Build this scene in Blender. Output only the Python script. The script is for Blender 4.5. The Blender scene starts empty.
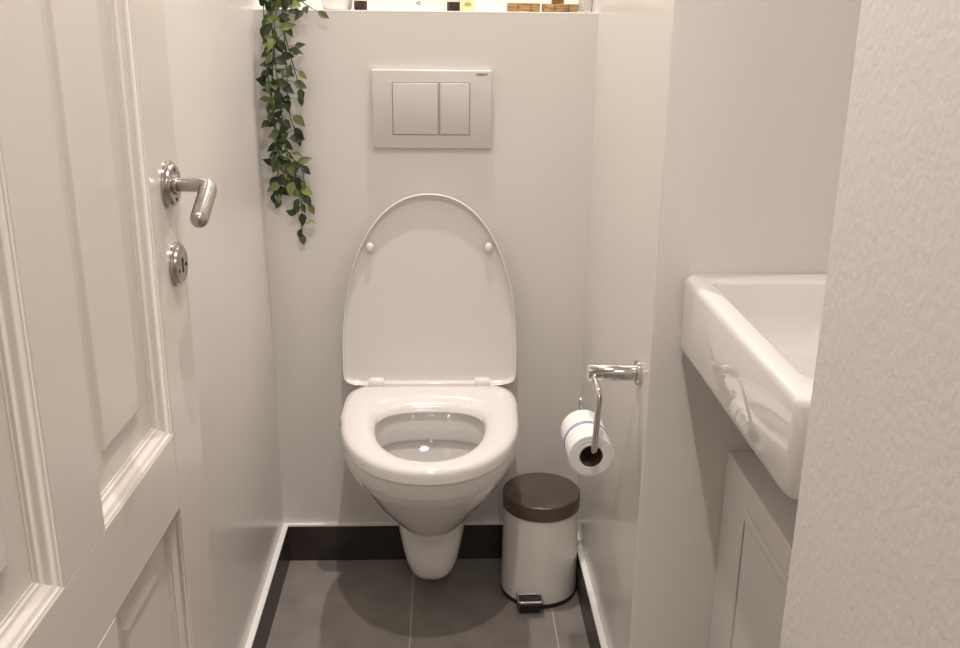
import bpy, bmesh, math, random
from mathutils import Vector, Matrix

random.seed(7)
PI = math.pi
SC = bpy.context.scene
COL = SC.collection

# ------------------------------------------------------------------ camera
F_PX, PITCH, YAW, ROLL = 956.7, .31459, .03961, .01113
cam_data = bpy.data.cameras.new('camera')
cam = bpy.data.objects.new('camera', cam_data)
COL.objects.link(cam)
fwd = Vector((math.sin(YAW)*math.cos(PITCH), math.cos(YAW)*math.cos(PITCH), -math.sin(PITCH)))
rgt = Vector((math.cos(YAW), -math.sin(YAW), 0))
upv = rgt.cross(fwd)
r2 = rgt*math.cos(ROLL) + upv*math.sin(ROLL)
u2 = -rgt*math.sin(ROLL) + upv*math.cos(ROLL)
m3 = Matrix((r2, u2, -fwd)).transposed()
cam.matrix_world = Matrix.Translation((0, -2.048, 1.264)) @ m3.to_4x4()
cam_data.sensor_fit = 'HORIZONTAL'
cam_data.sensor_width = 36
cam_data.lens = F_PX/960*36
cam_data.clip_start = .02
SC.camera = cam

# ------------------------------------------------------------------ world, exposure
W = bpy.data.worlds.new('world')
SC.world = W
W.use_nodes = True
W.node_tree.nodes['Background'].inputs[0].default_value = (1, .93, .86, 1)
W.node_tree.nodes['Background'].inputs[1].default_value = .02
SC.view_settings.view_transform = 'Standard'
SC.view_settings.look = 'None'
SC.view_settings.gamma = 1
SC.view_settings.use_curve_mapping = False
SC.view_settings.exposure = .45
LAMP_COLOR = (1, .905, .84)
SPOTS = [(0.02, -.135, 2.35, 42), (0.0, -1.28, 2.35, 39)]     # x, y, z, watts
HALL_FILL = (0.15, -2.75, 2.38, 6)  # added fill lamp, out of view behind the camera

# dimensions
XL, XR = -.384, .3165
ZC = 2.36                 # ceiling
LEDGE = 1.2665
YS, YE = -.674, -1.29     # sink niche
XN = .60                  # niche inner wall
YD = -1.74                # door wall
TH = .095                 # skirting tile height

# ------------------------------------------------------------------ materials
def new_mat(name):
    m = bpy.data.materials.new(name)
    m.use_nodes = True
    return m, m.node_tree.nodes, m.node_tree.links, m.node_tree.nodes['Principled BSDF']

def mat(name, color, rough=.5, metal=0, bump=0, bscale=60, mottled=0, mscale=6, coat=0, detail=3, bdist=.002, spec=.5, trans=0):
    m, n, l, b = new_mat(name)
    b.inputs['Base Color'].default_value = (*color, 1)
    b.inputs['Roughness'].default_value = rough
    b.inputs['Metallic'].default_value = metal
    b.inputs['Coat Weight'].default_value = coat
    b.inputs['Coat Roughness'].default_value = .02
    b.inputs['Specular IOR Level'].default_value = spec
    b.inputs['Transmission Weight'].default_value = trans
    tc = n.new('ShaderNodeTexCoord')
    if mottled:
        t = n.new('ShaderNodeTexNoise'); t.inputs['Scale'].default_value = mscale; t.inputs['Detail'].default_value = 4
        l.new(tc.outputs['Object'], t.inputs['Vector'])
        r = n.new('ShaderNodeValToRGB')
        r.color_ramp.elements[0].position = .3; r.color_ramp.elements[1].position = .7
        r.color_ramp.elements[0].color = (*[c*(1-mottled) for c in color], 1)
        r.color_ramp.elements[1].color = (*[min(1, c*(1+mottled)) for c in color], 1)
        l.new(t.outputs['Fac'], r.inputs['Fac']); l.new(r.outputs['Color'], b.inputs['Base Color'])
    if bump:
        t = n.new('ShaderNodeTexNoise'); t.inputs['Scale'].default_value = bscale; t.inputs['Detail'].default_value = detail
        l.new(tc.outputs['Object'], t.inputs['Vector'])
        bp = n.new('ShaderNodeBump'); bp.inputs['Strength'].default_value = bump; bp.inputs['Distance'].default_value = bdist
        l.new(t.outputs['Fac'], bp.inputs['Height']); l.new(bp.outputs['Normal'], b.inputs['Normal'])
    return m

M = {}
M['wall'] = mat('wall_paint', (.80, .775, .74), .42, bump=.1, bscale=90, bdist=.002)
M['gloss_wall'] = mat('gloss_wall_paint', (.80, .775, .74), .22, bump=.12, bscale=25, bdist=.003)
M['rough_wall'] = mat('textured_wall_paint', (.80, .77, .75), .6, bump=.35, bscale=130, bdist=.002, detail=5)
M['niche_wall'] = mat('niche_wall_paint', (.76, .73, .70), .5, bump=.3, bscale=110, bdist=.002)
M['door'] = mat('door_gloss_paint', (.76, .72, .665), .24, bump=.15, bscale=45, bdist=.002)
M['ceil'] = mat('ceiling_paint', (.85, .84, .82), .8)
M['edge_strip'] = mat('bright_edge_strip', (.95, .94, .92), .3)  # bright white standing in for light caught by the skirting's top edge
M['ceramic'] = mat('white_glazed_ceramic', (.83, .81, .785), .07, coat=.5)
M['basin'] = mat('white_glazed_basin', (.83, .81, .785), .03, coat=.5)
M['plastic'] = mat('white_gloss_plastic', (.84, .815, .79), .12, coat=.3)
M['lid'] = mat('white_lid_plastic', (.77, .745, .72), .15, coat=.3)
M['plate'] = mat('white_flush_plastic', (.68, .655, .63), .25)
M['chrome'] = mat('polished_chrome', (.66, .64, .62), .07, 1)
M['trimchrome'] = mat('chrome_trim', (.75, .72, .7), .15, 1)
M['steel'] = mat('worn_brushed_steel', (.46, .43, .41), .24, 1, mottled=.12, mscale=60)
M['darkhole'] = mat('dark_hole', (.015, .012, .01), .6)
M['skirt'] = mat('dark_skirting_tile', (.042, .032, .027), .35, mottled=.12, mscale=20)
M['binlid'] = mat('brown_metal_bin_lid', (.13, .10, .082), .32, .35, mottled=.18, mscale=30)
M['binbody'] = mat('cream_enamel_bin', (.86, .83, .78), .25, coat=.2)
M['black'] = mat('black_plastic', (.02, .018, .016), .3)
M['paper'] = mat('toilet_paper', (.88, .87, .85), .9, bump=.3, bscale=250, bdist=.001)
M['card'] = mat('brown_cardboard', (.11, .065, .04), .85)
M['blue'] = mat('blue_print', (.02, .07, .38), .8)
M['cabinet'] = mat('cabinet_white_paint', (.78, .755, .73), .38)
M['carton'] = mat('white_carton', (.88, .85, .80), .6)
M['ink'] = mat('grey_ink', (.10, .09, .08), .6)
M['olive'] = mat('olive_ink', (.45, .42, .10), .6)
M['yellow'] = mat('pale_yellow_carton', (.85, .80, .45), .6)
M['amber'] = mat('dark_brown_glass', (.022, .008, .006), .1, coat=.5)
M['label'] = mat('cream_label', (.85, .74, .66), .6)
M['potw'] = mat('white_matt_ceramic', (.85, .83, .80), .4)
M['water'] = mat('water', (.75, .76, .74), .02, trans=.6)
M['glass'] = mat('patterned_glass', (.9, .87, .84), .08, trans=.85, bump=.6, bscale=60)

def wood_mat():
    m, n, l, b = new_mat('oiled_light_wood')
    tc = n.new('ShaderNodeTexCoord'); mp = n.new('ShaderNodeMapping'); mp.inputs['Scale'].default_value = (6, 6, 60)
    t = n.new('ShaderNodeTexNoise'); t.inputs['Scale'].default_value = 6; t.inputs['Detail'].default_value = 5
    r = n.new('ShaderNodeValToRGB')
    r.color_ramp.elements[0].color = (.20, .105, .035, 1); r.color_ramp.elements[1].color = (.50, .32, .13, 1)
    r.color_ramp.elements[0].position = .35; r.color_ramp.elements[1].position = .65
    l.new(tc.outputs['Object'], mp.inputs[0]); l.new(mp.outputs[0], t.inputs['Vector']); l.new(t.outputs['Fac'], r.inputs['Fac'])
    l.new(r.outputs['Color'], b.inputs['Base Color']); b.inputs['Roughness'].default_value = .5
    return m
M['wood'] = wood_mat()

def floor_mat():
    m, n, l, b = new_mat('slate_grey_floor_tiles')
    tc = n.new('ShaderNodeTexCoord')
    mp = n.new('ShaderNodeMapping'); mp.inputs['Location'].default_value = (.0725, .62, 0)
    br = n.new('ShaderNodeTexBrick')
    br.offset = 0; br.squash = 1
    br.inputs['Scale'].default_value = 1; br.inputs['Brick Width'].default_value = .3125; br.inputs['Row Height'].default_value = .61
    br.inputs['Mortar Size'].default_value = .0018; br.inputs['Mortar Smooth'].default_value = .3
    br.inputs['Color1'].default_value = (.262, .240, .218, 1); br.inputs['Color2'].default_value = (.288, .263, .240, 1)
    br.inputs['Mortar'].default_value = (.50, .46, .42, 1)
    l.new(tc.outputs['Object'], mp.inputs[0]); l.new(mp.outputs[0], br.inputs['Vector'])
    t = n.new('ShaderNodeTexNoise'); t.inputs['Scale'].default_value = 14; t.inputs['Detail'].default_value = 6
    l.new(tc.outputs['Object'], t.inputs['Vector'])
    mx = n.new('ShaderNodeMixRGB'); mx.blend_type = 'OVERLAY'; mx.inputs[0].default_value = .35
    l.new(br.outputs['Color'], mx.inputs[1]); l.new(t.outputs['Fac'], mx.inputs[2])
    l.new(mx.outputs[0], b.inputs['Base Color'])
    b.inputs['Roughness'].default_value = .42
    bp = n.new('ShaderNodeBump'); bp.inputs['Strength'].default_value = .3; bp.inputs['Distance'].default_value = .001
    inv = n.new('ShaderNodeMath'); inv.operation = 'SUBTRACT'; inv.inputs[0].default_value = 1
    l.new(br.outputs['Fac'], inv.inputs[1]); l.new(inv.outputs[0], bp.inputs['Height']); l.new(bp.outputs['Normal'], b.inputs['Normal'])
    return m
M['floor'] = floor_mat()

def leaf_mat():
    m, n, l, b = new_mat('green_leaves')
    g = n.new('ShaderNodeNewGeometry'); r = n.new('ShaderNodeValToRGB')
    e = r.color_ramp.elements
    e[0].position = 0; e[0].color = (.016, .028, .010, 1)
    e[1].position = 1; e[1].color = (.28, .32, .09, 1)
    e1 = e.new(.55); e1.color = (.035, .060, .018, 1)
    e2 = e.new(.82); e2.color = (.11, .15, .042, 1)
    l.new(g.outputs['Random Per Island'], r.inputs['Fac']); l.new(r.outputs['Color'], b.inputs['Base Color'])
    b.inputs['Roughness'].default_value = .42
    return m
M['leaf'] = leaf_mat()
M['stem'] = mat('dark_green_stem', (.06, .075, .03), .6)

def emis(name, color, s):
    m, n, l, b = new_mat(name)
    b.inputs['Emission Color'].default_value = (*color, 1); b.inputs['Emission Strength'].default_value = s
    b.inputs['Base Color'].default_value = (*color, 1)
    return m
M['lamp'] = emis('lit_lamp_lens', LAMP_COLOR, 12)
M['hall_fill'] = emis('hall_fill_glow', LAMP_COLOR, 1.0)  # weak glow for the added hall fill

# ------------------------------------------------------------------ mesh helpers
def obj(name, bm, m, parent=None, smooth=None):
    me = bpy.data.meshes.new(name)
    bmesh.ops.recalc_face_normals(bm, faces=bm.faces)
    bm.to_mesh(me); bm.free()
    return mobj(name, me, m, parent, smooth)

def mobj(name, me, m, parent=None, smooth=None):
    for q in (m if isinstance(m, (list, tuple)) else [m]):
        me.materials.append(q)
    if smooth is not None:
        for p in me.polygons: p.use_smooth = True
        me.set_sharp_from_angle(angle=math.radians(smooth))
    o = bpy.data.objects.new(name, me); COL.objects.link(o)
    if parent:
        o.parent = parent
        r = parent
        while r.parent: r = r.parent
        o.matrix_parent_inverse = Matrix.Translation(-Vector(r['_base'])) if parent is r and '_base' in r else Matrix.Identity(4)
    return o

def thing(name, label, cat, loc, group=None):
    o = bpy.data.objects.new(name, None); COL.objects.link(o)
    o.empty_display_size = .05
    o.location = loc
    o['_base'] = list(loc)
    o['label'] = label; o['category'] = cat
    if group: o['group'] = group
    return o

def tag(o, label, cat, group=None):
    o['label'] = label; o['category'] = cat
    if group: o['group'] = group
    return o

def struct(name, bm, m, parent=None, smooth=None):
    o = obj(name, bm, m, parent, smooth)
    if not parent: o['kind'] = 'structure'
    return o

def box(bm, x0, x1, y0, y1, z0, z1, bevel=0, seg=3, mi=0):
    r = bmesh.ops.create_cube(bm, size=1)
    vs = r['verts']
    for v in vs:
        v.co = Vector(((x0+x1)/2 + v.co.x*(x1-x0), (y0+y1)/2 + v.co.y*(y1-y0), (z0+z1)/2 + v.co.z*(z1-z0)))
    fs = set(f for v in vs for f in v.link_faces)
    if mi:
        for f in fs: f.material_index = mi
    if bevel:
        es = list(set(e for v in vs for e in v.link_edges))
        bmesh.ops.bevel(bm, geom=es, offset=bevel, segments=seg, profile=.5, affect='EDGES')
    return bm

def nb(): return bmesh.new()
def bx(*a, **k): return box(nb(), *a, **k)

def loft(bm, rings, cap0=True, cap1=True, closed=True):
    vr = [[bm.verts.new(p) for p in r] for r in rings]
    n = len(rings[0])
    for a, b in zip(vr[:-1], vr[1:]):
        for i in range(n if closed else n-1):
            j = (i+1) % n
            bm.faces.new((a[i], a[j], b[j], b[i]))
    if cap0: bm.faces.new(vr[0][::-1])
    if cap1: bm.faces.new(vr[-1])
    return vr

def lathe(bm, prof, origin, axis='Z', seg=48, cap=True):
    # prof: list of (radius, height)
    O = Vector(origin); rings = []
    for r, h in prof:
        ring = []
        for i in range(seg):
            a = 2*PI*i/seg; c, s = math.cos(a)*r, math.sin(a)*r
            p = {'Z': Vector((c, s, h)), 'Y': Vector((c, h, s)), 'X': Vector((h, c, s))}[axis]
            ring.append(O+p)
        rings.append(ring)
    loft(bm, rings, cap, cap)
    return bm

def tube(bm, pts, rad, seg=12, cap=True):
    pts = [Vector(p) for p in pts]
    rads = rad if isinstance(rad, (list, tuple)) else [rad]*len(pts)
    t0 = (pts[1]-pts[0]).normalized()
    nrm = t0.orthogonal().normalized()
    rings = []
    for i, p in enumerate(pts):
        if i == 0: t = t0
        elif i == len(pts)-1: t = (pts[i]-pts[i-1]).normalized()
        else: t = ((pts[i+1]-pts[i]).normalized()+(pts[i]-pts[i-1]).normalized()).normalized()
        nrm = (nrm - t*nrm.dot(t)).normalized(); bn = t.cross(nrm)
        rings.append([p+(nrm*math.cos(2*PI*k/seg)+bn*math.sin(2*PI*k/seg))*rads[i] for k in range(seg)])
    loft(bm, rings, cap, cap)
    return bm

def fillet(pts, r, n=6):
    pts = [Vector(p) for p in pts]; out = [pts[0]]
    for a, b, c in zip(pts[:-2], pts[1:-1], pts[2:]):
        d1 = (a-b); d2 = (c-b); rr = min(r, d1.length*.45, d2.length*.45)
        p0 = b+d1.normalized()*rr; p2 = b+d2.normalized()*rr
        for i in range(n+1):
            t = i/n; out.append(p0*(1-t)**2 + b*2*t*(1-t) + p2*t*t)
    out.append(pts[-1]); return out

def capsule_ends(pts, r, n=5):
    pts = [Vector(p) for p in pts]; rads = []
    a = (pts[0]-pts[1]).normalized(); b = (pts[-1]-pts[-2]).normalized()
    head = [(pts[0]+a*r*math.sin(PI/2*k/n), r*math.cos(PI/2*k/n)) for k in range(n-0, 0, -1)]
    tail = [(pts[-1]+b*r*math.sin(PI/2*k/n), r*math.cos(PI/2*k/n)) for k in range(1, n+1)]
    P = [h[0] for h in head]+pts+[t[0] for t in tail]
    R = [max(h[1], r*.02) for h in head]+[r]*len(pts)+[max(t[1], r*.02) for t in tail]
    return P, R

def mods(me_or_obj, *ms):
    """apply modifiers given as (type, dict) and return a mesh"""
    o = me_or_obj
    for t, kw in ms:
        md = o.modifiers.new('m', t)
        for k, v in kw.items(): setattr(md, k, v)
    dg = bpy.context.evaluated_depsgraph_get(); dg.update()
    me = bpy.data.meshes.new_from_object(o.evaluated_get(dg))
    o.modifiers.clear()
    return me

def temp(bm):
    bmesh.ops.recalc_face_normals(bm, faces=bm.faces)
    me = bpy.data.meshes.new('t'); bm.to_mesh(me); bm.free()
    o = bpy.data.objects.new('t', me); COL.objects.link(o); return o

# ------------------------------------------------------------------ the setting
T = .08
struct('floor', bx(-1.2, 1.2, -3.4, T, -.05, 0), M['floor'])
struct('ceiling', bx(-1.2, 1.2, -3.4, .36, ZC, ZC+.05), M['ceil'])
bm = bx(XL-.1, XR+.1, 0, T, 0, LEDGE-.0035)
struct('wall_back', bm, M['wall'])
# recess above the cistern box
bm = bx(XL-.1, XR+.4, .21, .29, LEDGE-.02, ZC)
struct('wall_recess', bm, M['wall'])
bm = bx(XL, XR, .0, .21, LEDGE-.0035, LEDGE, bevel=.001, seg=2)
struct('trim_ledge', bm, M['edge_strip'])
struct('wall_left', bx(XL-.1, XL, YD, .29, 0, ZC), M['gloss_wall'])
struct('wall_right', bx(XR, XN+.1, YS, .29, 0, ZC, bevel=.004), [M['gloss_wall'], M['niche_wall']])
wr = bpy.data.objects['wall_right']
for f in wr.data.polygons:
    if f.normal.y < -.7: f.material_index = 1
struct('wall_niche', bx(XN, XN+.1, YE, YS, 0, ZC), M['niche_wall'])
struct('wall_front_right', bx(XR, XN+.1, YD, YE, 0, ZC, bevel=.005), M['rough_wall'])
# hallway behind the camera
struct('wall_hall_left', bx(-1.2, XL-.06, YD-.1, YD, 0, ZC), M['wall'])
struct('wall_hall_right', bx(XR, 1.2, YD-.1, YD, 0, ZC), M['wall'])
struct('wall_hall_end', bx(-1.2, 1.2, -3.4, -3.3, 0, ZC), M['wall'])
struct('wall_hall_west', bx(-1.2, -1.1, -3.3, YD-.1, 0, ZC), M['wall'])
struct('wall_hall_east', bx(1.1, 1.2, -3.3, YD-.1, 0, ZC), M['wall'])
# skirting tiles; white strips on top carry the light from above in their colour
e = .012
def skirt(name, x0, x1, y0, y1):
    o = struct(name, bx(x0, x1, y0, y1, 0, TH-.003), M['skirt'])
    return o
skirt('baseboard_back', XL, XR, -e, 0)
skirt('baseboard_left', XL, XL+e, YD, -e)
skirt('baseboard_right', XR-e, XR, YS, -e)
struct('lit_edge_back', bx(XL, XR, -e*.9, 0, TH-.003, TH+.001), M['edge_strip'])
struct('lit_edge_left', bx(XL, XL+e, YD, -e*.9, TH-.003, TH+.001), M['edge_strip'])
struct('lit_edge_right', bx(XR-e, XR, YS, -e*.9, TH-.003, TH+.001), M['edge_strip'])

# ------------------------------------------------------------------ lamps
def downlight(x, y, z, w, label):
    t = thing('ceiling_spotlight', label, 'lamp', (x, y, ZC), 'recessed ceiling spotlights')
    obj('rim', lathe(nb(), [(.030, 0), (.042, 0), (.042, -.005), (.036, -.008), (.030, -.006)], (x, y, ZC), cap=False), M['steel'], t, 40)
    obj('lens', lathe(nb(), [(.0302, 0), (.0302, -.004)], (x, y, ZC)), M['lamp'], t)
    ld = bpy.data.lights.new('spot_bulb', 'SPOT'); ld.energy = w; ld.color = LAMP_COLOR
    ld.spot_size = math.radians(126); ld.spot_blend = 1; ld.shadow_soft_size = .018
    lo = bpy.data.objects.new('spot_bulb', ld); COL.objects.link(lo); lo.location = (x, y, z-.012)
downlight(*SPOTS[0][:2], ZC, SPOTS[0][3], 'recessed ceiling spotlight above the toilet')
downlight(*SPOTS[1][:2], ZC, SPOTS[1][3], 'recessed ceiling spotlight beside the washbasin')
t = thing('hall_fill_lamp', 'unseen round fill lamp added in the hallway behind the camera', 'lamp', (HALL_FILL[0], HALL_FILL[1], ZC))
obj('fill_diffuser', lathe(nb(), [(.15, 0), (.16, -.02), (.15, -.05), (.10, -.07), (.01, -.078)], (HALL_FILL[0], HALL_FILL[1], ZC)), M['hall_fill'], t, 40)
ld = bpy.data.lights.new('hall_fill_light', 'AREA'); ld.shape = 'DISK'; ld.size = .3; ld.energy = HALL_FILL[3]; ld.color = LAMP_COLOR  # fill light added to brighten the room from the hall
lo = bpy.data.objects.new('hall_fill_light', ld); COL.objects.link(lo); lo.location = (HALL_FILL[0], HALL_FILL[1], ZC-.085)

# ------------------------------------------------------------------ door
def build_door():
    base = Vector((-.3258, -.86, 0)); a = math.radians(1.7)
    W_, H_, TK = .772, 2.06, .033
    t = thing('panelled_door', 'open white painted four-panel door with steel lever handle', 'door', (base.x-math.sin(a)*W_, base.y-math.cos(a)*W_, .008))
    n = Vector((math.cos(a), -math.sin(a), 0)); s = Vector((-math.sin(a), -math.cos(a), 0))   # s runs from the free edge to the hinge
    def P(off, al, z): return base+n*off+s*al+Vector((0, 0, z))
    def dbox(bm, o0, o1, a0, a1, z0, z1, bevel=0):
        b2 = bx(o0, o1, a0, a1, z0, z1, bevel=bevel, seg=2)
        for v in b2.verts: v.co = P(*v.co)
        me = bpy.data.meshes.new('x'); b2.to_mesh(me); b2.free(); bm.from_mesh(me); bpy.data.meshes.remove(me)
    def part(name, o0, o1, a0, a1, z0, z1, bevel=.0012, m=M['door'], parent=t):
        bm = nb(); dbox(bm, o0, o1, a0, a1, z0, z1, bevel); return obj(name, bm, m, parent)
    s1, m0, m1 = .110, .336, .436
    s2 = W_-.110
    part('stile', -TK, 0, 0, s1, .008, H_)
    part('stile', -TK, 0, s2, W_, .008, H_)
    part('mullion', -TK, 0, m0, m1, .772, 1.94)
    part('mullion', -TK, 0, m0, m1, .22, .672)
    part('rail', -TK, 0, s1, s2, 1.94, H_)
    part('rail', -TK, -.0003, s1, s2, .672, .772)
    part('rail', -TK, 0, s1, s2, .008, .22)
    def panel(a0, a1, z0, z1, mold, border):
        # moulding: mitred ring swept around the opening
        prof = [(0, -.0005), (.06, -.0015), (.16, -.0022), (.18, -.0055), (.30, -.0068), (.42, -.0090), (.52, -.0125), (.66, -.0150), (.80, -.0156), (.82, -.0185), (1.0, -.0190), (1.0, -.022)]
        bm = nb(); rings = []
        for u, d in prof:
            w = u*mold
            rings.append([P(d, a0+w, z0+w), P(d, a1-w, z0+w), P(d, a1-w, z1-w), P(d, a0+w, z1-w)])
        loft(bm, rings, False, False)
        # panel with a raised field
        ob = obj('panel', (lambda b: (loft(b, [[P(d, a0+q, z0+q), P(d, a1-q, z0+q), P(d, a1-q, z1-q), P(d, a0+q, z1-q)] for q, d in
              [(0, -TK), (0, -.0205), (mold+border*.96, -.0195), (mold+border, -.0150), (mold+border+.003, -.0145)]], True, True), b)[1])(nb()), M['door'], t)
        obj('moulding', bm, M['door'], ob, 50)
    panel(s1, m0, .772, 1.94, .015, .044)
    panel(m1, s2, .772, 1.94, .015, .044)
    panel(s1, m0, .22, .672, .015, .044)
    panel(m1, s2, .22, .672, .015, .044)
    # lever handle
    al, z = .044, 1.066
    def disc(bm, prof, al, z, seg=40):
        rings = [[P(o, al+r*math.cos(2*PI*i/seg), z+r*math.sin(2*PI*i/seg)) for i in range(seg)] for r, o in prof]
        loft(bm, rings); return bm
    rz = obj('rosette', disc(nb(), [(.0285, 0), (.0285, .003), (.027, .0045), (.0245, .005), (.0240, .0075), (.0225, .009), (.012, .009), (.0115, .012), (.009, .012)], al, z), M['steel'], t, 35)
    for q in (1, -1):
        obj('screw_hole', disc(nb(), [(.0024, .0088), (.0024, .0094)], al, z+q*.0175, 12), M['darkhole'], rz)
    pts = fillet([P(.009, al, z), P(.049, al, z), P(.050, al+.056, z-.029)], .012, 8)
    pp, rr = capsule_ends(pts, .0105)
    pp, rr = pp[5:], rr[5:]
    rr = [.0085 if i < 2 else (.0095 if i < 5 else r) for i, r in enumerate(rr)]
    obj('lever', tube(nb(), pp, rr, 20), M['steel'], t, 60)
    # keyhole plate
    z2, al2 = .968, .042
    kz = obj('keyhole_plate', disc(nb(), [(.0275, 0), (.0275, .003), (.026, .0045), (.0238, .005), (.0232, .0075), (.0215, .0085)], al2, z2), M['steel'], t, 35)
    bm = disc(nb(), [(.0036, .0083), (.0036, .0091)], al2, z2+.005, 16); dbox(bm, .0083, .0091, al2-.0016, al2+.0016, z2-.010, z2+.005)
    obj('keyhole', bm, M['darkhole'], kz)
    for q in (1, -1):
        obj('screw_hole', disc(nb(), [(.0024, .0083), (.0024, .0090)], al2+q*.0150, z2-q*.001-.004, 12), M['darkhole'], kz)
    # hinges on the hinge edge
    for zz in (.3, 1.05, 1.8):
        obj('hinge', disc(nb(), [(.0, 0)], 0, 0) if False else tube(nb(), [P(-.001, W_+.007, zz-.05), P(-.001, W_+.007, zz+.05)], .006, 12), M['steel'], t, 40)
build_door()

# ------------------------------------------------------------------ toilet
CX = -.028
def sup(t, a, b, n):
    c, s = math.cos(t), math.sin(t)
    return a*math.copysign(abs(c)**(2/n), c), b*math.copysign(abs(s)**(2/n), s)

def egg(cy, a, bf, bb, nf=2.0, nbk=3.0, ab=None, N=72):
    """outline in plan: front half towards -y (length bf), back half (length bb)"""
    out = []
    for i in range(N):
        t = 2*PI*i/N
        if math.sin(t) <= 0: x, y = sup(t, a, bf, nf)
        else: x, y = sup(t, ab or a, bb, nbk)
        out.append((CX+x, cy+y))
    return out

def build_toilet():
    t = thing('wall_hung_toilet', 'white wall-hung toilet with its lid raised, mounted on back wall', 'toilet', (CX, 0, .06))
    # outer bowl
    # z, front y, half width, back y, centre y
    secs = [(.455, -.495, .172, -.004, -.27), (.440, -.497, .175, -.004, -.27), (.420, -.491, .173, -.004, -.26), (.395, -.472, .164, -.004, -.25),
            (.36, -.440, .146, -.004, -.235), (.32, -.402, .123, -.004, -.22), (.28, -.362, .098, -.004, -.19), (.25, -.330, .078, -.004, -.175),
            (.225, -.302, .060, -.004, -.16), (.205, -.262, .047, -.004, -.15), (.19, -.225, .036, -.004, -.13), (.18, -.19, .03, -.004, -.11)]
    bm = nb(); rings = []
    for z, yf, w, yb, cy in secs:
        nfr = 2.0 + (.455-z)*1.2
        rings.append([(x, y, z) for x, y in egg(cy, w, cy-yf, yb-cy, nfr, 5)])
    loft(bm, rings)
    o1 = temp(bm)
    # trap shroud reaching down behind the bowl
    bm = nb(); rings = []
    fs = [(.30, -.19, .100), (.25, -.200, .089), (.21, -.208, .082), (.17, -.213, .076), (.13, -.216, .069), (.10, -.216, .062), (.078, -.211, .054), (.064, -.200, .043), (.058, -.186, .030)]
    for z, yf, w in fs:
        cy = -.09
        rings.append([(x, y, z) for x, y in egg(cy, w, cy-yf, .086, 3.2, 6)])
    loft(bm, rings)
    # merge
    me2 = bpy.data.meshes.new('x'); bm.to_mesh(me2); bm.free()
    bm = nb(); bm.from_mesh(o1.data); bm.from_mesh(me2)
    bmesh.ops.recalc_face_normals(bm, faces=bm.faces)
    o2 = temp(bm)
    me = mods(o2, ('REMESH', dict(mode='VOXEL', voxel_size=.0045)), ('SMOOTH', dict(factor=.5, iterations=8)))
    o3 = bpy.data.objects.new('t', me); COL.objects.link(o3)
    # cavity
    bm = nb(); rings = []
    cv = [(.48, .122, .190, .092), (.448, .122, .190, .092), (.436, .118, .186, .090), (.396, .118, .186, .090), (.392, .120, .188, .093), (.391, .130, .190, .116),
          (.378, .128, .178, .118), (.36, .114, .152, .106), (.34, .100, .130, .096), (.31, .078, .098, .080), (.285, .062, .065, .060), (.26, .045, .040, .045), (.225, .03, .02, .03)]
    for z, w, bf, bb in cv:
        rings.append([(x, y, z) for x, y in egg(-.262, w, bf, bb, 2.1, 2.6)])
    loft(bm, rings)
    o4 = temp(bm)
    me = mods(o3, ('BOOLEAN', dict(operation='DIFFERENCE', object=o4, solver='EXACT')))
    for o in (o1, o2, o3, o4): bpy.data.objects.remove(o)
    bowl = mobj('bowl', me, M['ceramic'], t, 38)
    obj('water', (lambda b: (loft(b, [[(x, y, z) for x, y in egg(-.262, .068, .075, .065, 2, 2.2)] for z in (.286, .292)]), b)[1])(nb()), M['water'], bowl, 30)
    obj('flush_outlet', lathe(nb(), [(.004, 0), (.0045, .006), (.004, .012)], (CX, -.164, .383)), M['ceramic'], bowl, 30)
    # seat ring
    bm = nb(); N = 96
    out = egg(-.25, .180, .256, .182, 2.08, 5.5, .184, N); inn = egg(-.27, .109, .181, .083, 2.05, 2.7, None, N)
    prof = [(1.0, .4585), (1.0, .468), (.985, .4765), (.94, .482), (.80, .4855), (.55, .4865), (.28, .485), (.12, .480), (.03, .473), (0, .463), (0.03, .4585)]
    rings = []
    for u, z in prof:
        rings.append([(inn[i][0]+(out[i][0]-inn[i][0])*u, inn[i][1]+(out[i][1]-inn[i][1])*u, z) for i in range(N)])
    rings.append(rings[0]); loft(bm, rings, False, False)
    bmesh.ops.remove_doubles(bm, verts=bm.verts, dist=1e-5)
    box(bm, CX-.104, CX+.098, -.100, -.082, .4585, .4945, bevel=.003)
    seat = obj('seat', bm, M['plastic'], t, 45)
    # lid, raised and leaning back
    zb, yb, lean = .478, -.076, math.radians(6.5)
    def L(u, v, d):      # u across, v up along the lid, d towards the room
        return (CX-.003+u, yb+v*math.sin(lean)-d*math.cos(lean), zb+v*math.cos(lean)-d*math.sin(lean)*.0)
    def outline(s, N=96):
        r = []
        for i in range(N):
            th = 2*PI*i/N
            if math.sin(th) >= 0: x, y = sup(th, .192, .352, 2.18)
            else: x, y = sup(th, .192, .070, 9)
            sx = 1-(1-s)*1.0; w = .192*(1-s)
            # shrink by a constant width towards the centre
            if s >= .9:
                r.append((x*s, .070+y*(1-w/(.352 if y > 0 else .070)*(1 if y > 0 else .55))))
            else:
                cyl = .2
                xx, yy = x*.9, .070+y*(1-.0192/(.352 if y > 0 else .070)*(1 if y > 0 else .55))
                r.append((xx*s/.9, cyl+(yy-cyl)*s/.9))
        return r
    pr = [(0, .0, -.019), (.35, 0, -.019), (.75, 0, -.019), (.93, 0, -.018), (.985, 0, -.013), (1.0, 0, -.006), (.998, 0, -.001), (.990, 0, .001), (.982, 0, .0),
          (.974, 0, -.004), (.966, 0, -.0095), (.955, 0, -.0115), (.93, 0, -.0128), (.80, 0, -.0135), (.5, 0, -.0135), (.0, 0, -.0135)]
    rings = []
    for s, _, d in pr:
        rings.append([L(x, v, d) for x, v in outline(max(s, .02))])
    bm = nb(); loft(bm, rings)
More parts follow.
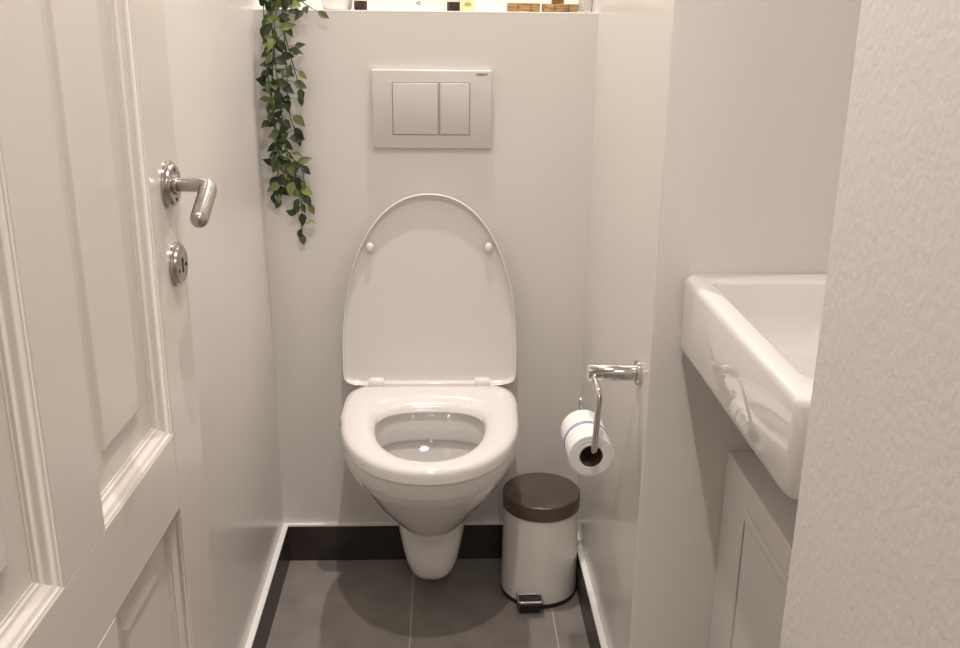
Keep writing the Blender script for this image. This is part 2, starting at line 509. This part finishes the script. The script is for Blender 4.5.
    lid = obj('lid', bm, M['lid'], t, 50)
    for q in (-1, 1):
        c = L(q*.1275, .306, -.010)
        b2 = lathe(nb(), [(.0085, 0), (.0085, -.006), (.0065, -.010), (.003, -.0115)], c, 'Y', 24)
        for v in b2.verts: v.co.z = c[2]+(v.co.z-c[2])*1.25
        obj('bumper', b2, M['plastic'], lid, 50)
        b3 = lathe(nb(), [(.0085, -.017), (.0115, -.013), (.0115, .013), (.0085, .017)], (CX-.004+q*.116, -.086, .4900), 'X', 24)
        obj('hinge', b3, M['plastic'], t, 40)
build_toilet()

# ------------------------------------------------------------------ flush plate
def build_plate():
    cx, cz, w, h = -.0245, 1.0705, .2490, .1610
    t = thing('flush_plate', 'white dual flush plate with two rectangular buttons on back wall', 'flush plate', (cx, 0, cz-h/2))
    obj('cover', bx(cx-w/2, cx+w/2, -.012, 0, cz-h/2, cz+h/2, bevel=.003), M['plate'], t, 40)
    def btn(x0, x1):
        z0, z1 = 1.0185, 1.1265
        bm = nb()
        for (a, b, c, d) in [(x0, x1, z1-.0014, z1), (x0, x1, z0, z0+.0014), (x0, x0+.0014, z0+.0014, z1-.0014), (x1-.0014, x1, z0+.0014, z1-.0014)]:
            box(bm, a, b, -.0132, -.0115, c, d)
        bt = obj('flush_button', bx(x0+.0018, x1-.0018, -.0150, -.0115, z0+.0018, z1-.0018, bevel=.0012), M['plate'], t, 40)
        obj('chrome_frame', bm, M['trimchrome'], bt)
    btn(-.107, -.0105); btn(-.0090, .055)
    cu = bpy.data.curves.new('logo', 'FONT'); cu.body = 'GEBERIT'; cu.size = .0056; cu.extrude = .0001; cu.align_x = 'LEFT'
    cu.offset = .00012
    o = bpy.data.objects.new('t', cu); COL.objects.link(o)
    dg = bpy.context.evaluated_depsgraph_get(); me = bpy.data.meshes.new_from_object(o.evaluated_get(dg)); bpy.data.objects.remove(o)
    wd = max(v.co.x for v in me.vertices)
    me.transform(Matrix.Translation((.0665, -.01215, 1.1405)) @ Matrix.Rotation(PI/2, 4, 'X') @ Matrix.Diagonal((.0255/wd, 1, 1, 1)))
    mobj('lettering', me, M['ink'], t)
build_plate()

# ------------------------------------------------------------------ washbasin
def build_sink():
    x0, x1, y0, y1, z0, z1 = .3585, XN, -1.165, YS, .776, .896
    t = thing('washbasin', 'white rectangular ceramic washbasin mounted in the wall niche', 'washbasin', ((x0+x1)/2, (y0+y1)/2, z0))
    def rr(xa, xb, ya, yb, r, z, n=8):
        pts = []
        for cx, cy, a0 in [(xb-r, yb-r, 0), (xa+r, yb-r, 90), (xa+r, ya+r, 180), (xb-r, ya+r, 270)]:
            for k in range(n+1):
                a = math.radians(a0+90*k/n); pts.append((cx+r*math.cos(a), cy+r*math.sin(a), z))
        return pts
    R = .016
    rings = []
    def outer(i, z, r=R): rings.append(rr(x0+i, x1-.0005, y0+i, y1-.0005-i*.3, r, z))
    outer(.012, z0+.0, .02); outer(.005, z0+.002, .02); outer(.002, z0+.006, .018); outer(.0, z0+.014)
    outer(.0, z1-.012); outer(.001, z1-.006); outer(.004, z1-.002); outer(.009, z1)
    def inner(i, z, r): rings.append(rr(x0+.032+i, x1-.030-i, y0+.060+i, y1-.046-i, r, z))
    inner(-.006, z1, .02); inner(-.002, z1-.0015, .018); inner(0, z1-.006, .017); inner(.004, z1-.05, .02); inner(.012, z1-.075, .025); inner(.03, z1-.088, .03); inner(.06, z1-.091, .02)
    bm = nb(); loft(bm, rings)
    obj('basin', bm, M['basin'], t, 50)
    cx, cy = (x0+x1)/2, (y0+y1)/2-.05
    obj('drain', lathe(nb(), [(.022, .0), (.022, .002), (.018, .0035), (.008, .002)], (cx, cy, z1-.0915)), M['chrome'], t, 40)
build_sink()

# ------------------------------------------------------------------ low cabinet under the basin
def build_cabinet():
    x0, y0, y1, z1 = .452, YE+.002, YS, .603
    t = thing('low_cabinet', 'low white boxed-in cabinet with an access door beneath the washbasin', 'cabinet', (x0+.07, (y0+y1)/2, 0))
    obj('body', bx(x0, XN, y0, y1, 0, z1, bevel=.003, seg=2), M['cabinet'], t)
    bm = nb()
    ya, yb, zt, zb = y0+.08, -.788, .563, .08
    fr = .016
    for a, b, c, d in [(ya, yb, zt-fr, zt), (ya, yb, zb, zb+fr), (ya, ya+fr, zb+fr, zt-fr), (yb-.006, yb, zb+fr, zt-fr)]:
        box(bm, x0-.005, x0+.001, a, b, c, d, bevel=.0015, seg=2)
    obj('frame', bm, M['cabinet'], t)
    obj('door', bx(x0-.003, x0+.001, ya+fr+.002, yb-.010, zb+fr+.002, zt-fr-.003), M['cabinet'], t)
    bm = nb()
    for a, b, c, d in [(ya+fr, yb-.006, zt-fr-.003, zt-fr), (yb-.010, yb-.006, zb+fr, zt-fr)]:
        box(bm, x0-.0012, x0+.001, a, b, c, d)
    obj('gap', bm, M['darkhole'], t)
build_cabinet()

# ------------------------------------------------------------------ pedal bin
def build_bin():
    cx, cy = .2175, -.135
    t = thing('pedal_bin', 'small cream pedal bin with dark brown lid standing beside the toilet', 'bin', (cx, cy, 0))
    obj('base_ring', lathe(nb(), [(.080, 0), (.0865, .001), (.0875, .008), (.086, .012)], (cx, cy, 0), seg=72), M['black'], t, 40)
    obj('body', lathe(nb(), [(.0858, .010), (.0868, .014), (.0865, .04), (.0835, .215), (.080, .219)], (cx, cy, 0), seg=72), M['binbody'], t, 35)
    obj('lid', lathe(nb(), [(.083, .217), (.0862, .2175), (.0866, .221), (.0866, .246), (.0858, .2495), (.0835, .2515), (.06, .254), (.03, .2552), (.005, .2555)], (cx, cy, 0), seg=72), M['binlid'], t, 28)
    px = .189
    pd = obj('pedal', bx(px-.028, px+.028, -.254, -.216, .030, .0350, bevel=.002), M['black'], t, 40)
    obj('pedal_guard', bx(px-.022, px+.022, -.236, -.205, .001, .030), M['black'], t)
    bm = nb()
    tube(bm, fillet([(px-.027, -.216, .037), (px-.027, -.251, .037), (px+.027, -.251, .037), (px+.027, -.216, .037)], .006), .0026, 10)
    tube(bm, [(px-.027, -.219, .037), (px+.027, -.219, .037)], .0026, 10)
    obj('chrome_rim', bm, M['chrome'], pd, 50)
build_bin()

# ------------------------------------------------------------------ toilet roll holder and roll
def build_holder():
    Y, Z = -.612, .714
    t = thing('toilet_roll_holder', 'chrome toilet roll holder fixed to the right wall', 'toilet roll holder', (XR, Y, Z))
    obj('rosette', lathe(nb(), [(.0, 0), (.020, 0), (.0205, -.002), (.0205, -.006), (.019, -.0075)][1:], (XR, Y, Z), 'X', 40), M['chrome'], t, 40)
    obj('arm', lathe(nb(), [(.0135, -.006), (.0135, -.083), (.0125, -.0845)], (XR, Y, Z), 'X', 40), M['chrome'], t, 40)
    pts = fillet([(.2385, Y+.004, Z-.001), (.2400, -.640, Z-.004), (.2425, -.672, Z-.014), (.2375, -.676, .602), (.2345, -.545, .6035), (.2345, -.540, .632)], .012, 7)
    obj('rod', tube(nb(), pts, .0050, 14), M['chrome'], t, 60)
    bm = nb(); bmesh.ops.create_uvsphere(bm, u_segments=16, v_segments=10, radius=.0062, matrix=Matrix.Translation((.2345, -.540, .635)))
    obj('end_stop', bm, M['chrome'], t, 80)
build_holder()

def build_roll():
    c0 = Vector((.2360, -.661, .5885)); c1 = Vector((.2345, -.562, .5920))
    R, r = .0365, .0190
    t = thing('toilet_roll', 'white toilet roll with a blue stripe hanging on the chrome holder', 'toilet roll', (c0.x, (c0.y+c1.y)/2, c0.z-R))
    ax = (c1-c0); Ln = ax.length; ax.normalize()
    ux = Vector((0, 0, 1)).cross(ax).normalized(); uz = ax.cross(ux)
    def rings(prof, seg=64, wob=0):
        out = []
        for rad, d in prof:
            out.append([c0+ax*d+(ux*math.cos(2*PI*i/seg)+uz*math.sin(2*PI*i/seg))*rad for i in range(seg)])
        return out
    # body with faint wound steps on the end faces
    prof = [(r, 0), (.0225, -.0006), (.0227, .0004), (.029, -.0003), (.0292, .0006), (.034, -.0002), (.0357, .0003), (R, .001), (R, Ln-.001), (.0355, Ln), (r, Ln)]
    bm = nb(); rg = rings(prof); rg.append(rg[0]); loft(bm, rg, False, False); bmesh.ops.remove_doubles(bm, verts=bm.verts, dist=1e-6)
    pap = obj('paper', bm, M['paper'], t, 30)
    bm = nb(); rg = rings([(r-.0012, .0005), (r, .0005), (r, Ln-.0005), (r-.0012, Ln-.0005)]); rg.append(rg[0]); loft(bm, rg, False, False); bmesh.ops.remove_doubles(bm, verts=bm.verts, dist=1e-6)
    obj('cardboard_core', bm, M['card'], t, 30)
    bm = nb()
    for a, b in ((.047, .0496), (.0528, .0545)):
        rg = rings([(R-.0003, a), (R+.0004, a), (R+.0004, b), (R-.0003, b)]); rg.append(rg[0]); loft(bm, rg, False, False)
    obj('blue_stripe', bm, M['blue'], pap, 30)
build_roll()

# ------------------------------------------------------------------ things on the ledge
def bottle(x, label):
    t = thing('bottle', label, 'bottle', (x, .05, LEDGE), 'small bottles on the ledge')
    obj('glass_body', lathe(nb(), [(.0125, 0), (.0138, .001), (.0138, .017), (.0132, .018)], (x, .05, LEDGE), seg=32), M['amber'], t, 40)
    obj('label', lathe(nb(), [(.0132, .018), (.0137, .0185), (.0137, .075), (.012, .08)], (x, .05, LEDGE), seg=32), M['label'], t, 40)
    obj('cap', lathe(nb(), [(.009, .080), (.0095, .081), (.0095, .105), (.008, .107)], (x, .05, LEDGE), seg=24), M['amber'], t, 40)
bottle(-.172, 'small bottle with dark base on the ledge, nearer the hanging plant')
bottle(.0205, 'small bottle with dark base on the ledge, next to the yellow carton')
t = thing('yellow_carton', 'pale yellow carton standing on the ledge beside a dark-based bottle', 'carton', (.050, .055, LEDGE))
obj('box', bx(.0370, .0630, .04, .07, LEDGE, LEDGE+.13, bevel=.0008, seg=1), M['yellow'], t)
bm = nb()
tube(bm, [(.050+.0062*math.cos(2*PI*k/24), .0395, LEDGE+.0135+.0028*math.sin(2*PI*k/24)) for k in range(25)], .0008, 6)
tube(bm, [(.0425, .0395, LEDGE+.0135), (.0575, .0395, LEDGE+.0135)], .0006, 6)
obj('printed_mark', bm, M['olive'], t)
t = thing('white_carton', 'wide white carton with small grey mark standing on the ledge', 'carton', (-.075, .07, LEDGE))
obj('box', bx(-.148, .002, .05, .10, LEDGE, LEDGE+.10, bevel=.0008, seg=1), M['carton'], t)
bm = nb()
tube(bm, [(-.0510+.0030*math.cos(2*PI*k/20), .0495, LEDGE+.0148+.0030*math.sin(2*PI*k/20)) for k in range(21)], .0005, 6)
tube(bm, [(-.0570, .0495, LEDGE+.0138), (-.054, .0495, LEDGE+.0163)], .0006, 6)
tube(bm, [(-.0570, .0495, LEDGE+.0158), (-.054, .0495, LEDGE+.0133)], .0006, 6)
obj('printed_mark', bm, M['ink'], t)
def wide_tub():
    t = thing('ceramic_tub', 'round-edged white ceramic tub on the ledge beside the hanging plant', 'tub', (-.2225, .075, LEDGE))
    c = (-.2225, .075, LEDGE)
    obj('body', lathe(nb(), [(.026, 0), (.0285, .0008), (.0305, .005), (.032, .012), (.033, .03), (.033, .085), (.031, .088), (.029, .085), (.028, .01), (.01, .008)], c, seg=48), M['potw'], t, 50)
    obj('rolled_rim', lathe(nb(), [(.031, .0845), (.0345, .086), (.035, .089), (.033, .0915), (.0295, .089)], c, seg=48), M['potw'], t, 50)
wide_tub()
def wood_block(x0, x1, y0, y1, h, label):
    cx, cy = (x0+x1)/2, (y0+y1)/2
    t = thing('wooden_block', label, 'wooden block', (cx, cy, LEDGE), 'low wooden blocks on the ledge')
    w = (x1-x0)
    # three glued staves with grooves between
    for k, (a, b) in enumerate([(0, .30), (.31, .72), (.73, 1)]):
        obj('stave', bx(x0+w*a, x0+w*b, y0+(.002 if k == 1 else 0), y1, LEDGE, LEDGE+h, bevel=.0012, seg=2), M['wood'], t, 40)
wood_block(.134, .200, .035, .095, .0175, 'low light wooden block on the ledge, nearer the cartons')
wood_block(.2085, .2790, .035, .095, .0165, 'low light wooden block on the ledge, carrying a wooden peg')
t = thing('wooden_peg', 'small upright wooden peg standing on a low wooden block', 'peg', (.239, .06, LEDGE+.0165))
obj('shaft', lathe(nb(), [(.0125, 0), (.0132, .001), (.0132, .028), (.010, .032)], (.239, .06, LEDGE+.0165), seg=28), M['wood'], t, 40)
obj('knob', lathe(nb(), [(.006, .031), (.011, .036), (.013, .043), (.010, .051), (.003, .055)], (.239, .06, LEDGE+.0165), seg=28), M['wood'], t, 60)
t = thing('glass_jar', 'clear patterned glass jar at right end of the ledge', 'jar', (.2975, .06, LEDGE))
obj('body', lathe(nb(), [(.012, 0), (.0148, .001), (.0152, .01), (.0152, .06), (.013, .066), (.0118, .066), (.0136, .059), (.0136, .004), (.002, .003)], (.2975, .06, LEDGE), seg=32), M['glass'], t, 50)
obj('lid', lathe(nb(), [(.0135, .0655), (.0142, .067), (.0142, .075), (.004, .079)], (.2975, .06, LEDGE), seg=32), M['steel'], t, 50)

# ------------------------------------------------------------------ hanging vine
def build_vine():
    t = thing('hanging_vine', 'green leafy artificial vine trailing from the ledge down the back wall', 'plant', (-.34, .02, LEDGE))
    strands = [
        # (points), leaf density per metre, start offset
        ([(-.350, .05, 1.2790), (-.348, .0, 1.2760), (-.345, -.022, 1.24), (-.340, -.026, 1.15), (-.334, -.026, 1.06), (-.326, -.024, .985), (-.315, -.022, .93), (-.303, -.020, .885), (-.305, -.018, .815)], 118),
        ([(-.330, .06, 1.2790), (-.335, .0, 1.2760), (-.338, -.030, 1.23), (-.345, -.034, 1.16), (-.352, -.030, 1.08), (-.345, -.030, 1.0), (-.335, -.030, .96)], 128),
        ([(-.365, .05, 1.2790), (-.362, .0, 1.2780), (-.360, -.022, 1.23), (-.358, -.024, 1.14), (-.350, -.024, 1.06), (-.345, -.022, .985), (-.350, -.020, .93), (-.362, -.020, .90)], 86),
        ([(-.330, .05, 1.2790), (-.325, .0, 1.2790), (-.318, -.030, 1.22), (-.305, -.030, 1.16), (-.293, -.028, 1.11)], 66),
        ([(-.340, .04, 1.2790), (-.325, -.01, 1.2820), (-.318, -.034, 1.15), (-.318, -.028, 1.07), (-.306, -.026, 1.02)], 66),
        ([(-.330, .03, 1.2820), (-.31, -.012, 1.2890), (-.285, -.022, 1.2820), (-.262, -.024, 1.268)], 95),
        ([(-.345, -.026, 1.02), (-.322, -.024, .975), (-.30, -.022, .955), (-.296, -.02, .925)], 80),
        ([(-.310, -.020, .915), (-.302, -.020, .905), (-.290, -.020, .885)], 110),
        ([(-.335, -.02, .95), (-.334, -.02, .915), (-.340, -.02, .895)], 80),
    ]
    sm = nb(); lm = nb()
    def catmull(pts, n=10):
        P = [Vector(p) for p in pts]; P = [P[0]]+P+[P[-1]]; out = []
        for i in range(1, len(P)-2):
            for k in range(n):
                u = k/n; a, b, c, d = P[i-1:i+3]
                out.append(.5*((2*b)+(c-a)*u+(2*a-5*b+4*c-d)*u*u+(3*b-a-3*c+d)*u**3))
        out.append(P[-2]); return out
    def leaf(base, d, ln, wd, up):
        d = d.normalized(); side = d.cross(up).normalized(); nn = side.cross(d).normalized()
        prof = [(0, 0.02), (.12, .55), (.3, .95), (.45, 1), (.62, .82), (.8, .45), (.92, .18), (1, .0)]
        rows = []
        for u, w in prof:
            c = base+d*ln*u+nn*(-.18*ln*u*u)
            hw = wd/2*w
            rows.append((lm.verts.new(c+side*hw+nn*hw*.35), lm.verts.new(c), lm.verts.new(c-side*hw+nn*hw*.35)) if w > 0 else (None, lm.verts.new(c), None))
        for a, b in zip(rows[:-1], rows[1:]):
            if b[0] is None:
                lm.faces.new((a[0], a[1], b[1])); lm.faces.new((a[1], a[2], b[1]))
            else:
                lm.faces.new((a[0], a[1], b[1], b[0])); lm.faces.new((a[1], a[2], b[2], b[1]))
    for si, (pts, dens) in enumerate(strands):
        c = catmull(pts); tube(sm, c, .0011, 6)
        L_ = sum((b-a).length for a, b in zip(c[:-1], c[1:]))
        nl = int(L_*dens*.85); acc = 0; seg = 0
        for k in range(nl+1):
            u = (k+random.uniform(-.3, .3))/max(1, nl); u = min(1, max(0, u))
            idx = min(len(c)-2, int(u*(len(c)-1))); p = c[idx]; tg = (c[idx+1]-c[idx]).normalized()
            ang = random.uniform(-1, 1)*PI*.5+(PI if k % 2 else 0)
            out = Vector((math.cos(ang), -abs(math.sin(ang))*.5, 0))
            if p.z < 1.0: out.y *= .7
            d = (out*random.uniform(.6, 1.1)+Vector((0, 0, random.uniform(-1.0, .25)))).normalized()
            ln = random.uniform(.021, .034)
            if u > .97: d = (tg+out*.2).normalized(); ln = .026
            st = p+d*random.uniform(.004, .016)
            tip = st+d*ln
            lo = -.366 if p.z > 1.25 else -.372
            if tip.x < lo: d.x = abs(d.x)*.3; st = p+d*.006
            if (st+d*ln).y > -.006 and p.y < -.01: d.y = -abs(d.y)-.1; d.normalize()
            if (st+d*ln).x < -.378: continue
            if p.y > -.01 and (st+d*ln).z < LEDGE+.003: d.z = abs(d.z); d.normalize()
            upn = Vector((random.uniform(-.5, .5), -1, random.uniform(-.1, .9)))
            tube(sm, [p, st], .0006, 5)
            leaf(st, d, ln, ln*random.uniform(.50, .64), upn)
    for v in lm.verts:
        if v.co.x < -.380: v.co.x = -.380
        if v.co.z < LEDGE+.001 and v.co.y > -.004: v.co.y = -.004
        elif v.co.z >= LEDGE and v.co.y > .17: v.co.y = .17
    obj('stems', sm, M['stem'], t, 60)
    me = bpy.data.meshes.new('leaves'); lm.to_mesh(me); lm.free()
    mobj('leaves', me, M['leaf'], t, 60)
build_vine()

for o in bpy.data.objects:
    if '_base' in o: del o['_base']
